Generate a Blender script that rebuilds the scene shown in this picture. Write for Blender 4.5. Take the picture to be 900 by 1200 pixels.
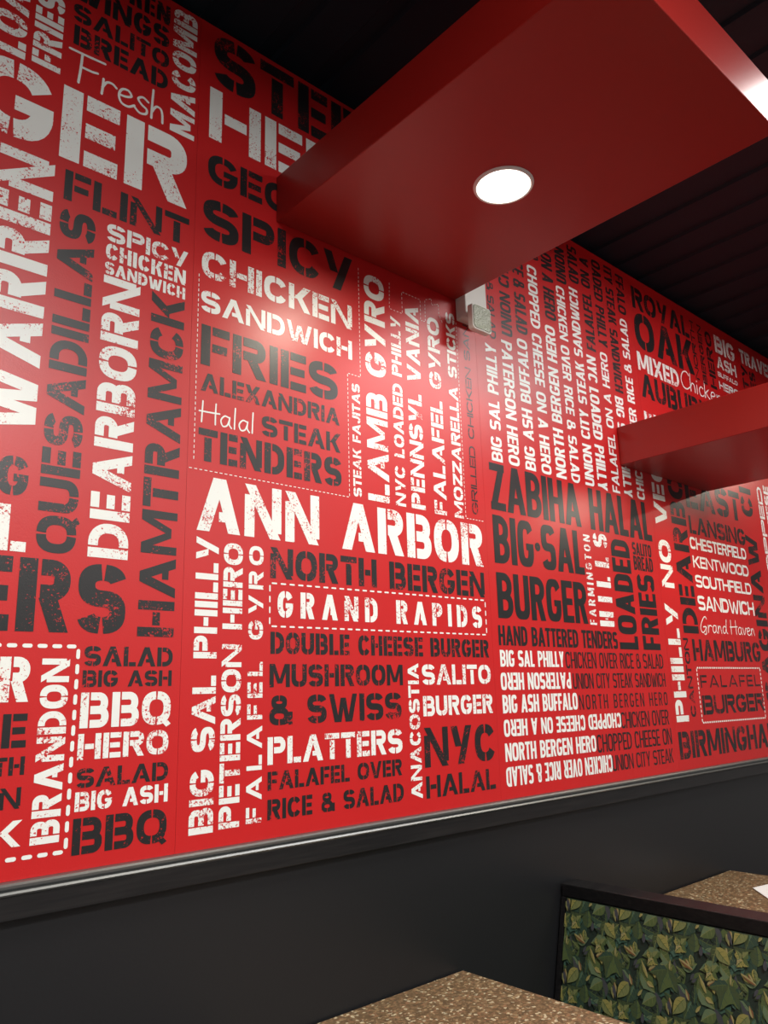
import bpy, math, random
from mathutils import Matrix, Vector
from mathutils.geometry import delaunay_2d_cdt

for o in list(bpy.data.objects):
    bpy.data.objects.remove(o)
SC = bpy.context.scene
COL = SC.collection

# ------------------------------------------------------------------ camera
cam_d = bpy.data.cameras.new('camera')
cam = bpy.data.objects.new('camera', cam_d)
COL.objects.link(cam)
cam_d.sensor_fit = 'VERTICAL'
cam_d.sensor_height = 36.0
cam_d.lens = 924.05 * 36.0 / 1200.0
cam_d.clip_start = 0.02
F_, YAW, PITCH, ROLL = 924.05, 0.733333772, 0.228189941, -0.02668325
fw = Vector((math.sin(YAW)*math.cos(PITCH), math.cos(YAW)*math.cos(PITCH), math.sin(PITCH)))
rt = Vector((math.cos(YAW), -math.sin(YAW), 0))
up = rt.cross(fw)
r2 = rt*math.cos(ROLL) + up*math.sin(ROLL)
u2 = -rt*math.sin(ROLL) + up*math.cos(ROLL)
m = Matrix((r2, u2, -fw)).transposed().to_4x4()
m.translation = Vector((0, 0, 1.55))
cam.matrix_world = m
SC.camera = cam

# ------------------------------------------------------------------ world, exposure, ceiling-light strengths
world = bpy.data.worlds.new('world')
SC.world = world
world.use_nodes = True
world.node_tree.nodes['Background'].inputs[0].default_value = (0.75, 0.85, 1.0, 1)
world.node_tree.nodes['Background'].inputs[1].default_value = 0.10
SC.view_settings.view_transform = 'Standard'
SC.view_settings.look = 'None'
SC.view_settings.gamma = 1.0
SC.view_settings.exposure = 0.18
SC.view_settings.use_curve_mapping = False
LAMP_W = 6.5            # each downlight in a red soffit
PANEL_W = {'aisle': 44.0, 'room': 34.0, 'left': 132.0, 'far': 70.0}  # room, left and far drive unseen panels added to brighten the wall

# ------------------------------------------------------------------ materials
def new_mat(name):
    mt = bpy.data.materials.new(name)
    mt.use_nodes = True
    nt = mt.node_tree
    return mt, nt, nt.nodes['Principled BSDF']

def bump(nt, bs, scale, strength, dist=0.001, detail=2.0):
    tc = nt.nodes.new('ShaderNodeTexCoord')
    nz = nt.nodes.new('ShaderNodeTexNoise')
    nz.inputs['Scale'].default_value = scale
    nz.inputs['Detail'].default_value = detail
    bp = nt.nodes.new('ShaderNodeBump')
    bp.inputs['Strength'].default_value = strength
    bp.inputs['Distance'].default_value = dist
    nt.links.new(tc.outputs['Object'], nz.inputs['Vector'])
    nt.links.new(nz.outputs['Fac'], bp.inputs['Height'])
    nt.links.new(bp.outputs['Normal'], bs.inputs['Normal'])
    return tc

def plain(name, col, rough=0.5, metal=0.0, spec=0.5, bscale=None, bstr=0.2, bdist=0.001):
    mt, nt, bs = new_mat(name)
    bs.inputs['Base Color'].default_value = (*col, 1)
    bs.inputs['Roughness'].default_value = rough
    bs.inputs['Metallic'].default_value = metal
    bs.inputs['Specular IOR Level'].default_value = spec
    if bscale:
        bump(nt, bs, bscale, bstr, bdist)
    return mt

RED = (0.52, 0.010, 0.011)
VINYL_ROUGH = 0.36
VINYL_SPEC = 0.5
mat_vinyl = plain('red_vinyl', RED, VINYL_ROUGH, spec=VINYL_SPEC, bscale=260, bstr=0.22)

def ink(name, col, worn):
    mt, nt, bs = new_mat(name)
    bs.inputs['Roughness'].default_value = VINYL_ROUGH
    bs.inputs['Specular IOR Level'].default_value = VINYL_SPEC
    tc = bump(nt, bs, 260, 0.22)
    if not worn:
        bs.inputs['Base Color'].default_value = (*col, 1)
        return mt
    # chips and scratches of the worn stencil print, red showing through
    def noise(scale, detail, rough=0.6):
        n = nt.nodes.new('ShaderNodeTexNoise')
        n.inputs['Scale'].default_value = scale
        n.inputs['Detail'].default_value = detail
        n.inputs['Roughness'].default_value = rough
        nt.links.new(tc.outputs['Object'], n.inputs['Vector'])
        return n
    fine = noise(150, 5, 0.75)
    broad = noise(11, 2)
    mul = nt.nodes.new('ShaderNodeMath'); mul.operation = 'MULTIPLY_ADD'
    nt.links.new(broad.outputs['Fac'], mul.inputs[0])
    mul.inputs[1].default_value = 0.60
    nt.links.new(fine.outputs['Fac'], mul.inputs[2])
    cr = nt.nodes.new('ShaderNodeValToRGB')
    thr = 0.905 if col[0] > .5 else 0.945
    cr.color_ramp.elements[0].position = thr
    cr.color_ramp.elements[0].color = (0, 0, 0, 1)
    cr.color_ramp.elements[1].position = thr + 0.015
    cr.color_ramp.elements[1].color = (1, 1, 1, 1)
    nt.links.new(mul.outputs[0], cr.inputs[0])
    mx = nt.nodes.new('ShaderNodeMix'); mx.data_type = 'RGBA'
    mx.inputs['A'].default_value = (*col, 1)
    mx.inputs['B'].default_value = (*RED, 1)
    nt.links.new(cr.outputs[0], mx.inputs['Factor'])
    nt.links.new(mx.outputs['Result'], bs.inputs['Base Color'])
    return mt

WHITE = (0.80, 0.83, 0.80)
BLACK = (0.012, 0.012, 0.013)
INK = {('w', 1): ink('white_print_worn', WHITE, True), ('k', 1): ink('black_print_worn', BLACK, True),
       ('w', 0): ink('white_print', WHITE, False), ('k', 0): ink('black_print', BLACK, False)}

mat_charcoal = plain('charcoal_paint', (0.0095, 0.0100, 0.0115), 0.42, spec=0.4, bscale=120, bstr=0.15)
mat_soffit = plain('red_laminate', (0.33, 0.014, 0.010), 0.34, bscale=350, bstr=0.12)
mat_ceiling = plain('black_ceiling', (0.004, 0.012, 0.020), 0.6, spec=0.3)
mat_floor = plain('dark_floor', (0.12, 0.10, 0.09), 0.4)
mat_room = plain('room_paint', (0.45, 0.46, 0.47), 0.6)
mat_grey_sheen = plain('grey_sheen_trim', (0.20, 0.21, 0.21), 0.42, metal=0.8)
mat_blackmetal = plain('black_metal', (0.01, 0.01, 0.01), 0.4, metal=0.5)
mat_white_plastic = plain('white_plastic', (0.72, 0.73, 0.68), 0.4)
mat_lamp_ring = plain('white_trim_ring', (0.8, 0.8, 0.78), 0.4)
mat_paper = plain('white_paper', (0.85, 0.86, 0.88), 0.5)
mat_paper_edge = plain('dark_red_card', (0.25, 0.05, 0.04), 0.5)
mat_vinyl_seat = plain('green_vinyl', (0.012, 0.03, 0.02), 0.4)

def wood_mat():
    mt, nt, bs = new_mat('black_stained_wood')
    tc = nt.nodes.new('ShaderNodeTexCoord')
    mp = nt.nodes.new('ShaderNodeMapping')
    mp.inputs['Scale'].default_value = (6, 60, 140)
    nz = nt.nodes.new('ShaderNodeTexNoise')
    nz.inputs['Scale'].default_value = 1.0
    nz.inputs['Detail'].default_value = 4
    cr = nt.nodes.new('ShaderNodeValToRGB')
    cr.color_ramp.elements[0].position = 0.4
    cr.color_ramp.elements[0].color = (0.004, 0.004, 0.005, 1)
    cr.color_ramp.elements[1].position = 0.8
    cr.color_ramp.elements[1].color = (0.014, 0.013, 0.013, 1)
    nt.links.new(tc.outputs['Object'], mp.inputs['Vector'])
    nt.links.new(mp.outputs['Vector'], nz.inputs['Vector'])
    nt.links.new(nz.outputs['Fac'], cr.inputs[0])
    nt.links.new(cr.outputs[0], bs.inputs['Base Color'])
    bs.inputs['Roughness'].default_value = 0.38
    return mt
mat_wood = wood_mat()

def granite_mat():
    mt, nt, bs = new_mat('brown_speckled_laminate')
    tc = nt.nodes.new('ShaderNodeTexCoord')
    v = nt.nodes.new('ShaderNodeTexVoronoi')
    v.inputs['Scale'].default_value = 140
    n = nt.nodes.new('ShaderNodeTexNoise')
    n.inputs['Scale'].default_value = 60
    n.inputs['Detail'].default_value = 4
    nt.links.new(tc.outputs['Object'], v.inputs['Vector'])
    nt.links.new(tc.outputs['Object'], n.inputs['Vector'])
    sep = nt.nodes.new('ShaderNodeSeparateColor')
    nt.links.new(v.outputs['Color'], sep.inputs[0])
    cr = nt.nodes.new('ShaderNodeValToRGB')
    e = cr.color_ramp.elements
    e[0].position = 0.0; e[0].color = (0.17, 0.11, 0.060, 1)
    e[1].position = 0.55; e[1].color = (0.26, 0.17, 0.095, 1)
    for p, c in ((0.75, (0.28, 0.16, 0.09, 1)), (0.86, (0.36, 0.26, 0.15, 1)), (0.93, (0.60, 0.52, 0.36, 1))):
        q = e.new(p); q.color = c
    cr.color_ramp.interpolation = 'CONSTANT'
    nt.links.new(sep.outputs[0], cr.inputs[0])
    cr2 = nt.nodes.new('ShaderNodeValToRGB')
    cr2.color_ramp.elements[0].position = 0.3
    cr2.color_ramp.elements[0].color = (0.6, 0.6, 0.6, 1)
    cr2.color_ramp.elements[1].position = 0.75
    cr2.color_ramp.elements[1].color = (1.15, 1.1, 1.0, 1)
    nt.links.new(n.outputs['Fac'], cr2.inputs[0])
    mx = nt.nodes.new('ShaderNodeMix'); mx.data_type = 'RGBA'; mx.blend_type = 'MULTIPLY'
    mx.inputs['Factor'].default_value = 1.0
    nt.links.new(cr.outputs[0], mx.inputs['A'])
    nt.links.new(cr2.outputs[0], mx.inputs['B'])
    nt.links.new(mx.outputs['Result'], bs.inputs['Base Color'])
    bs.inputs['Roughness'].default_value = 0.35
    return mt
mat_granite = granite_mat()

def emit_mat(name, col, strength):
    mt = bpy.data.materials.new(name)
    mt.use_nodes = True
    nt = mt.node_tree
    nt.nodes.clear()
    out = nt.nodes.new('ShaderNodeOutputMaterial')
    em = nt.nodes.new('ShaderNodeEmission')
    em.inputs[0].default_value = (*col, 1)
    em.inputs[1].default_value = strength
    nt.links.new(em.outputs[0], out.inputs[0])
    return mt
mat_lens_on = emit_mat('lit_lamp_lens', (1.0, 0.93, 0.78), 6.0)
mat_panel_on = emit_mat('lit_panel_lens', (1.0, 0.96, 0.90), 3.0)

def lens_mat():
    mt, nt, bs = new_mat('prismatic_lens')
    bs.inputs['Base Color'].default_value = (0.34, 0.37, 0.28, 1)
    bs.inputs['Roughness'].default_value = 0.15
    tc = nt.nodes.new('ShaderNodeTexCoord')
    v = nt.nodes.new('ShaderNodeTexVoronoi')
    v.inputs['Scale'].default_value = 160
    bp = nt.nodes.new('ShaderNodeBump')
    bp.inputs['Strength'].default_value = 0.8
    bp.inputs['Distance'].default_value = 0.002
    nt.links.new(tc.outputs['Object'], v.inputs['Vector'])
    nt.links.new(v.outputs['Distance'], bp.inputs['Height'])
    nt.links.new(bp.outputs['Normal'], bs.inputs['Normal'])
    return mt
mat_lens = lens_mat()

# ------------------------------------------------------------------ mesh helpers
class MB:
    """collects polygons and links them as one mesh object"""
    def __init__(self):
        self.v, self.f, self.mi = [], [], []
    def poly(self, pts, mi=0):
        b = len(self.v)
        self.v += [tuple(p) for p in pts]
        self.f.append(tuple(range(b, b+len(pts))))
        self.mi.append(mi)
    def box(self, x0, y0, z0, x1, y1, z1, mi=0):
        b = len(self.v)
        self.v += [(x0,y0,z0),(x1,y0,z0),(x1,y1,z0),(x0,y1,z0),(x0,y0,z1),(x1,y0,z1),(x1,y1,z1),(x0,y1,z1)]
        for q in ((3,2,1,0),(4,5,6,7),(0,1,5,4),(1,2,6,5),(2,3,7,6),(3,0,4,7)):
            self.f.append(tuple(b+i for i in q)); self.mi.append(mi)
    def prism(self, prof, axis, a0, a1, mi=0):
        """extrude a closed outline along an axis; prof in the other two coordinates (cyclic order)"""
        def P(p, a):
            return {'x': (a, p[0], p[1]), 'y': (p[0], a, p[1]), 'z': (p[0], p[1], a)}[axis]
        n = len(prof); b = len(self.v)
        self.v += [P(p, a0) for p in prof] + [P(p, a1) for p in prof]
        for i in range(n):
            j = (i+1) % n
            self.f.append((b+i, b+j, b+n+j, b+n+i)); self.mi.append(mi)
        self.f.append(tuple(range(b+n-1, b-1, -1))); self.mi.append(mi)
        self.f.append(tuple(range(b+n, b+2*n))); self.mi.append(mi)
    def lathe(self, prof, c, n=40, mi=0):
        """revolve (radius, z) pairs round the vertical through c"""
        b = len(self.v); k = len(prof)
        for i in range(n):
            a = 2*math.pi*i/n
            for r, z in prof:
                self.v.append((c[0]+r*math.cos(a), c[1]+r*math.sin(a), c[2]+z))
        for i in range(n):
            j = (i+1) % n
            for q in range(k-1):
                self.f.append((b+i*k+q, b+j*k+q, b+j*k+q+1, b+i*k+q+1)); self.mi.append(mi)
    def build(self, name, mats, parent=None, bevel=0.0, smooth=False, weld=False):
        me = bpy.data.meshes.new(name)
        me.from_pydata(self.v, [], self.f)
        for mt in (mats if isinstance(mats, (list, tuple)) else [mats]):
            me.materials.append(mt)
        me.polygons.foreach_set('material_index', self.mi)
        if smooth:
            me.polygons.foreach_set('use_smooth', [True]*len(self.f))
        me.update()
        if weld:
            import bmesh
            bm = bmesh.new(); bm.from_mesh(me)
            bmesh.ops.remove_doubles(bm, verts=bm.verts, dist=1e-5)
            bmesh.ops.recalc_face_normals(bm, faces=bm.faces)
            bm.to_mesh(me); bm.free()
        o = bpy.data.objects.new(name, me)
        COL.objects.link(o)
        if parent is not None:
            o.parent = parent
            o.matrix_parent_inverse = Matrix.Translation(-Vector(parent.location))
        if bevel:
            bv = o.modifiers.new('bevel', 'BEVEL')
            bv.width = bevel; bv.segments = 3; bv.limit_method = 'ANGLE'
        return o

def tag(o, label=None, cat=None, group=None, kind=None):
    if label: o['label'] = label
    if cat: o['category'] = cat
    if group: o['group'] = group
    if kind: o['kind'] = kind
    return o

def thing(name, loc, label, cat, group=None):
    o = bpy.data.objects.new(name, None)
    o.empty_display_size = 0.1
    COL.objects.link(o)
    o.location = loc
    return tag(o, label, cat, group)

# ------------------------------------------------------------------ room shell
YW = 1.793                      # face of the mural
CEIL = 3.535
w = MB(); w.box(-2.6, YW+0.004, 0, 7.5, YW+0.12, CEIL)
tag(w.build('wall_back', mat_charcoal), 'dark charcoal painted wall below and behind the red mural', 'wall', kind='structure')
f = MB(); f.box(-2.6, -5.5, -0.1, 7.5, YW+0.12, 0)
tag(f.build('floor', mat_floor), 'dark restaurant floor', 'floor', kind='structure')
c = MB()
c.box(-2.6, -5.5, CEIL+0.04, 7.5, YW+0.12, CEIL+0.12)
x = -2.6                        # corrugated black deck, ribs running out from the wall
while x < 7.4:
    c.prism([(x, CEIL+0.041), (x+0.010, CEIL+0.028), (x+0.140, CEIL+0.028), (x+0.15, CEIL+0.041)], 'y', -5.5, YW+0.12)
    x += 0.2
tag(c.build('ceiling', mat_ceiling), 'black painted corrugated ceiling', 'ceiling', kind='structure')
for nm, b in (('wall_left', (-2.7, -5.5, 0, -2.6, YW+0.12, CEIL)), ('wall_right', (7.5, -5.5, 0, 7.6, YW+0.12, CEIL)),
              ('wall_front', (-2.7, -5.6, 0, 7.6, -5.5, CEIL))):
    q = MB(); q.box(*b)
    tag(q.build(nm, mat_room), 'dark plain restaurant wall', 'wall', kind='structure')

# chair rail: glossy black bead with a groove, its sheen painted grey, over a flat black board
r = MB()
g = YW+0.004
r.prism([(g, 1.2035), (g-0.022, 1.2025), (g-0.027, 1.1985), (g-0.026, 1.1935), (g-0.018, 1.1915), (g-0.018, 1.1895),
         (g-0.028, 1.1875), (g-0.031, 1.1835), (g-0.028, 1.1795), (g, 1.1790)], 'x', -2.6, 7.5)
tag(r.build('trim_1', mat_grey_sheen), 'black moulding with its grey sheen painted in, along the bottom of the red mural', 'trim', kind='structure')
r = MB(); r.box(-2.6, g-0.024, 1.1330, 7.5, g, 1.1788)
tag(r.build('trim_2', mat_wood, bevel=0.002), 'black stained wooden board under the grey moulding', 'trim', kind='structure')

# ------------------------------------------------------------------ lettering
LETTERING = [
    (0, 'CHICKEN', 'k', 's', 0, 0.561, 3.441, 0.836, 3.505, '', '', 0, 0, 0),
    (0, 'WINGS', 'k', 's', 0, 0.564, 3.362, 0.836, 3.43, '', '', 0, 0, 0),
    (0, 'SALITO', 'k', 's', 0, 0.568, 3.294, 0.838, 3.348, '', '', 0, 0, 0),
    (0, 'BREAD', 'k', 's', 0, 0.573, 3.221, 0.837, 3.281, '', '', 0, 0, 0),
    (0, 'MACOMB', 'w', 's', 90, 0.848, 3.103, 0.923, 3.519, '', '', 0, 0, 0),
    (0, 'Fresh', 'w', 'h', 0, 0.577, 3.112, 0.838, 3.203, '', '', 0, 0, 0),
    (0, 'BURGER', 'w', 's', 0, 0.558, 2.878, 0.909, 3.087, 'suf', 'ER', 0, 0, 0),
    (0, 'FLINT', 'k', 's', 0, 0.577, 2.766, 0.917, 2.85, '', '', 0, 0, 0),
    (0, 'SPICY', 'w', 's', 0, 0.69, 2.697, 0.918, 2.747, '', '', 0, 0, 0),
    (0, 'CHICKEN', 'w', 's', 0, 0.69, 2.646, 0.912, 2.69, '', '', 0, 0, 0),
    (0, 'SANDWICH', 'w', 's', 0, 0.69, 2.604, 0.912, 2.638, '', '', 0, 0, 0),
    (0, 'WARREN', 'w', 's', 90, 0.425, 2.142, 0.552, 2.85, '', '', 0, 0, 0),
    (0, 'LOADED', 'w', 's', 90, 0.376, 3.101, 0.461, 3.218, 'pre', 'LO', 0, 0, 0),
    (0, 'FRIES', 'w', 's', 90, 0.476, 3.109, 0.546, 3.278, 'pre', 'FRIE', 0, 0, 0),
    (0, 'GRILLING', 'k', 's', 0, 0.481, 2.0, 0.547, 2.09, 'suf', 'G', 0, 0, 0),
    (0, 'FALAFEL', 'w', 's', 0, 0.49, 1.876, 0.552, 1.979, 'suf', 'L', 0, 0, 0),
    (0, 'TENDERS', 'k', 's', 0, 0.543, 1.704, 0.787, 1.865, 'suf', 'RS', 0, 0, 0),
    (0, 'PEPPER', 'w', 's', 0, 0.519, 1.556, 0.583, 1.65, 'suf', 'R', 0, 0, 0),
    (0, 'CHEESE', 'k', 's', 0, 0.534, 1.463, 0.583, 1.532, 'suf', 'E', 0, 0, 0),
    (0, 'WITH', 'k', 's', 0, 0.522, 1.408, 0.584, 1.445, 'suf', 'TH', 0, 0, 0),
    (0, 'BACON', 'k', 's', 0, 0.539, 1.342, 0.581, 1.384, 'suf', 'N', 0, 0, 0),
    (0, 'STEAK', 'w', 's', 0, 0.528, 1.268, 0.586, 1.319, 'suf', 'K', 0, 0, 0),
    (0, 'BRANDON', 'w', 's', 90, 0.605, 1.266, 0.665, 1.647, '', '', 0, 0, 0),
    (0, 'QUESADILLAS', 'k', 's', 90, 0.572, 1.88, 0.661, 2.743, '', '', 0, 0, 0),
    (0, 'DEARBORN', 'w', 's', 90, 0.689, 1.88, 0.786, 2.6, '', '', 0, 0, 0),
    (0, 'HAMTRAMCK', 'k', 's', 90, 0.818, 1.701, 0.912, 2.6, '', '', 0, 0, 0),
    (0, 'SALAD', 'k', 's', 0, 0.696, 1.631, 0.912, 1.676, '', '', 0, 0, 0),
    (0, 'BIG ASH', 'k', 's', 0, 0.695, 1.585, 0.911, 1.622, '', '', 0, 0, 0),
    (0, 'BBQ', 'w', 's', 0, 0.694, 1.496, 0.911, 1.573, '', '', 0, 0, 0),
    (0, 'HERO', 'w', 's', 0, 0.693, 1.429, 0.908, 1.484, '', '', 0, 0, 0),
    (0, 'SALAD', 'k', 's', 0, 0.695, 1.37, 0.91, 1.411, '', '', 0, 0, 0),
    (0, 'BIG ASH', 'w', 's', 0, 0.694, 1.322, 0.911, 1.362, '', '', 0, 0, 0),
    (0, 'BBQ', 'k', 's', 0, 0.693, 1.234, 0.911, 1.308, '', '', 0, 0, 0),
    (1, 'STERLING', 'k', 's', 0, 0.98, 3.336, 1.407, 3.516, 'pre', 'STE', 0, 0, 0),
    (1, 'HEIGHTS', 'w', 's', 0, 0.97, 3.142, 1.303, 3.315, 'pre', 'HE', 0, 0, 0),
    (1, 'GEORGETOWN', 'k', 's', 0, 0.97, 2.999, 1.154, 3.095, 'pre', 'GE', 0, 0, 0),
    (1, 'SPICY', 'k', 's', 0, 0.959, 2.818, 1.506, 2.946, '', '', 0, 0, 0),
    (1, 'CHICKEN', 'w', 's', 0, 0.959, 2.694, 1.498, 2.777, '', '', 0, 0, 0),
    (1, 'SANDWICH', 'w', 's', 0, 0.96, 2.59, 1.496, 2.654, '', '', 0, 0, 0),
    (1, 'FRIES', 'k', 's', 0, 0.964, 2.433, 1.436, 2.551, '', '', 0, 0, 0),
    (1, 'ALEXANDRIA', 'k', 's', 0, 0.967, 2.358, 1.441, 2.411, '', '', 0, 0, 0),
    (1, 'Halal', 'w', 'h', 0, 0.97, 2.27, 1.141, 2.329, '', '', 0, 0, 0),
    (1, 'STEAK', 'k', 's', 0, 1.16, 2.271, 1.444, 2.331, '', '', 0, 0, 0),
    (1, 'TENDERS', 'k', 's', 0, 0.964, 2.163, 1.446, 2.253, '', '', 0, 0, 0),
    (1, 'ANN ARBOR', 'w', 's', 0, 0.966, 1.976, 2.078, 2.122, '', '', 0, 0, 0),
    (1, 'NORTH BERGEN', 'k', 's', 0, 1.192, 1.869, 2.074, 1.955, '', '', 0, 0, 0),
    (1, 'GRAND RAPIDS', 'w', 's', 0, 1.216, 1.763, 2.051, 1.836, '', '', 0.35, 0, 0),
    (1, 'DOUBLE CHEESE BURGER', 'k', 's', 0, 1.194, 1.665, 2.079, 1.724, '', '', 0, 0, 0),
    (1, 'MUSHROOM', 'k', 's', 0, 1.192, 1.578, 1.674, 1.639, '', '', 0, 0, 0),
    (1, '& SWISS', 'k', 's', 0, 1.192, 1.48, 1.665, 1.557, '', '', 0, 0, 0),
    (1, 'PLATTERS', 'w', 's', 0, 1.187, 1.382, 1.664, 1.451, '', '', 0, 0, 0),
    (1, 'FALAFEL OVER', 'k', 's', 0, 1.188, 1.319, 1.66, 1.365, '', '', 0, 0, 0),
    (1, 'RICE & SALAD', 'k', 's', 0, 1.188, 1.247, 1.664, 1.297, '', '', 0, 0, 0),
    (1, 'ANACOSTIA', 'w', 's', 90, 1.695, 1.246, 1.741, 1.644, '', '', 0, 0, 0),
    (1, 'SALITO', 'w', 's', 0, 1.756, 1.578, 2.08, 1.641, '', '', 0, 0, 0),
    (1, 'BURGER', 'w', 's', 0, 1.756, 1.483, 2.083, 1.544, '', '', 0, 0, 0),
    (1, 'NYC', 'k', 's', 0, 1.755, 1.332, 2.084, 1.449, '', '', 0, 0, 0),
    (1, 'HALAL', 'k', 's', 0, 1.757, 1.243, 2.076, 1.307, '', '', 0, 0, 0),
    (1, 'BIG SAL PHILLY', 'w', 's', 90, 0.967, 1.239, 1.032, 1.961, '', '', 0, 0, 0),
    (1, 'PETERSON HERO', 'w', 's', 90, 1.047, 1.243, 1.105, 1.952, '', '', 0, 0, 0),
    (1, 'FALAFEL GYRO', 'w', 's', 90, 1.124, 1.246, 1.17, 1.952, '', '', 0.35, 0, 0),
    (1, 'LAMB GYRO', 'w', 's', 90, 1.551, 2.141, 1.641, 2.92, '', '', 0, 0, 0),
    (1, 'STEAK FAJITAS', 'w', 's', 90, 1.492, 2.144, 1.525, 2.513, '', '', 0, 0, 0),
    (1, 'NYC LOADED PHILLY', 'w', 's', 90, 1.667, 2.14, 1.712, 2.801, '', '', 0, 0, 0),
    (1, 'PENNSYL VANIA', 'w', 's', 90, 1.737, 2.141, 1.801, 2.871, '', '', 0, 0, 0),
    (1, 'FALAFEL GYRO', 'w', 's', 90, 1.843, 2.136, 1.903, 2.856, '', '', 0, 0, 0),
    (1, 'MOZZARELLA STICKS', 'w', 's', 90, 1.94, 2.136, 1.987, 2.905, '', '', 0, 0, 0),
    (1, 'GRILLED CHICKEN SANDWICH', 'k', 's', 90, 2.031, 2.16, 2.063, 2.834, 'pre', 'GRILLED CHICKEN SA', 0, 1, 0),
    (2, 'BIG SAL PHILLY', 'w', 'c', 90, 2.154, 2.379, 2.216, 2.847, '', '', 0, 0, 0),
    (2, 'PATERSON HERO', 'w', 'c', -90, 2.251, 2.38, 2.316, 2.887, '', '', 0, 0, 0),
    (2, 'BIG ASH BUFFALO', 'w', 'c', 90, 2.35, 2.379, 2.415, 2.925, '', '', 0, 0, 0),
    (2, 'CHOPPED CHEESE ON A HERO', 'w', 'c', -90, 2.451, 2.38, 2.515, 3.288, '', '', 0, 0, 0),
    (2, 'NORTH BERGEN HERO', 'w', 'c', 90, 2.546, 2.38, 2.615, 3.045, '', '', 0, 0, 0),
    (2, 'CHICKEN OVER RICE & SALAD', 'w', 'c', -90, 2.648, 2.377, 2.709, 3.261, '', '', 0, 0, 0),
    (2, 'UNION CITY STEAK SANDWICH', 'w', 'c', 90, 2.746, 2.38, 2.811, 3.287, '', '', 0, 0, 0),
    (2, 'NYC LOADED PHILLY', 'w', 'c', -90, 2.838, 2.375, 2.909, 2.991, '', '', 0, 0, 0),
    (2, 'FALAFEL ON A HERO', 'w', 'c', 90, 2.949, 2.38, 3.007, 3.036, '', '', 0, 0, 0),
    (2, 'BIG SAL PHILLY', 'w', 'c', -90, 3.04, 2.374, 3.107, 2.845, '', '', 0, 0, 0),
    (2, 'CHICKEN OVER RICE & SALAD', 'w', 'c', 90, 3.148, 2.379, 3.211, 3.265, '', '', 0, 0, 0),
    (2, 'CHICKEN OVER RICE & SALAD', 'k', 'c', -90, 2.182, 2.874, 2.222, 3.116, 'suf', '& SALAD', 0, 0, 0),
    (2, 'UNION CITY STEAK SANDWICH', 'k', 'c', 90, 2.259, 2.913, 2.325, 3.164, 'pre', 'UNION C', 0, 0, 0),
    (2, 'CHICKEN OVER RICE & SALAD', 'k', 'c', -90, 2.353, 2.951, 2.425, 3.239, 'suf', 'E & SALAD', 0, 0, 0),
    (2, 'CHICKEN OVER RICE', 'k', 'c', 90, 2.448, 3.326, 2.536, 3.38, 'pre', 'CH', 0, 0, 0),
    (2, 'CHOPPED CHEESE ON A HERO', 'k', 'c', -90, 2.555, 3.077, 2.632, 3.391, 'suf', 'ON A HERO', 0, 0, 0),
    (2, 'UNION CITY STEAK', 'k', 'c', 90, 2.659, 3.284, 2.732, 3.457, 'pre', 'UNION', 0, 0, 0),
    (2, 'RICE & SALAD', 'k', 'c', -90, 2.757, 3.32, 2.831, 3.502, 'suf', 'SALAD', 0, 0, 0),
    (2, 'FALALFEL ON A HERO', 'k', 'c', 90, 2.85, 3.02, 2.92, 3.481, 'pre', 'FALALFEL ON A', 0, 0, 0),
    (2, 'NYC LOADED PHILLY', 'k', 'c', -90, 2.949, 3.067, 3.02, 3.501, 'suf', 'OADED PHILLY', 0, 0, 0),
    (2, 'UNION CITY STEAK SANDWICH', 'k', 'c', -90, 3.05, 2.87, 3.117, 3.491, 'suf', 'TY STEAK SANDWICH', 0, 0, 0),
    (2, 'BIG ASH BUFFALO', 'k', 'c', -90, 3.148, 3.292, 3.216, 3.497, 'suf', 'FFALO', 0, 0, 0),
    (2, 'ZABIHA HALAL', 'k', 'c', 0, 2.135, 2.192, 3.239, 2.369, '', '', 0, 0, 0),
    (2, 'BIG•SAL', 'k', 'c', 0, 2.137, 1.997, 2.688, 2.173, '', '', 0, 0, 0),
    (2, 'BURGER', 'k', 'c', 0, 2.139, 1.802, 2.685, 1.964, '', '', 0, 0, 0),
    (2, 'FARMINGTON', 'w', 's', 90, 2.695, 1.8, 2.741, 2.164, '', '', 0.3, 1, 0),
    (2, 'HILLS', 'w', 's', 90, 2.764, 1.797, 2.866, 2.165, '', '', 0.4, 0, 0),
    (2, 'LOADED', 'k', 'c', 90, 2.893, 1.708, 3.035, 2.17, '', '', 0, 0, 0.2),
    (2, 'FRIES', 'k', 'c', 90, 3.074, 1.709, 3.214, 2.034, '', '', 0, 0, 0.2),
    (2, 'SALITO', 'k', 'c', 0, 3.061, 2.117, 3.218, 2.173, '', '', 0, 0, 0),
    (2, 'BREAD', 'k', 'c', 0, 3.062, 2.05, 3.22, 2.113, '', '', 0, 0, 0),
    (2, 'HAND BATTERED TENDERS', 'k', 'c', 0, 2.133, 1.708, 2.879, 1.777, '', '', 0, 0, 0),
    (2, 'BIG SAL PHILLY', 'w', 'c', 0, 2.135, 1.635, 2.503, 1.692, '', '', 0, 0, 0),
    (2, 'CHICKEN OVER RICE & SALAD', 'k', 'c', 0, 2.512, 1.63, 3.222, 1.692, '', '', 0, 1, 0),
    (2, 'PATERSON HERO', 'w', 'c', 180, 2.131, 1.556, 2.536, 1.615, '', '', 0, 0, 0),
    (2, 'UNION CITY STEAK SANDWICH', 'k', 'c', 0, 2.549, 1.554, 3.225, 1.612, '', '', 0, 1, 0),
    (2, 'BIG ASH BUFFALO', 'w', 'c', 0, 2.134, 1.479, 2.568, 1.54, '', '', 0, 0, 0),
    (2, 'NORTH BERGEN HERO', 'k', 'c', 0, 2.578, 1.477, 3.224, 1.532, '', '', 0.3, 1, 0),
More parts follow.
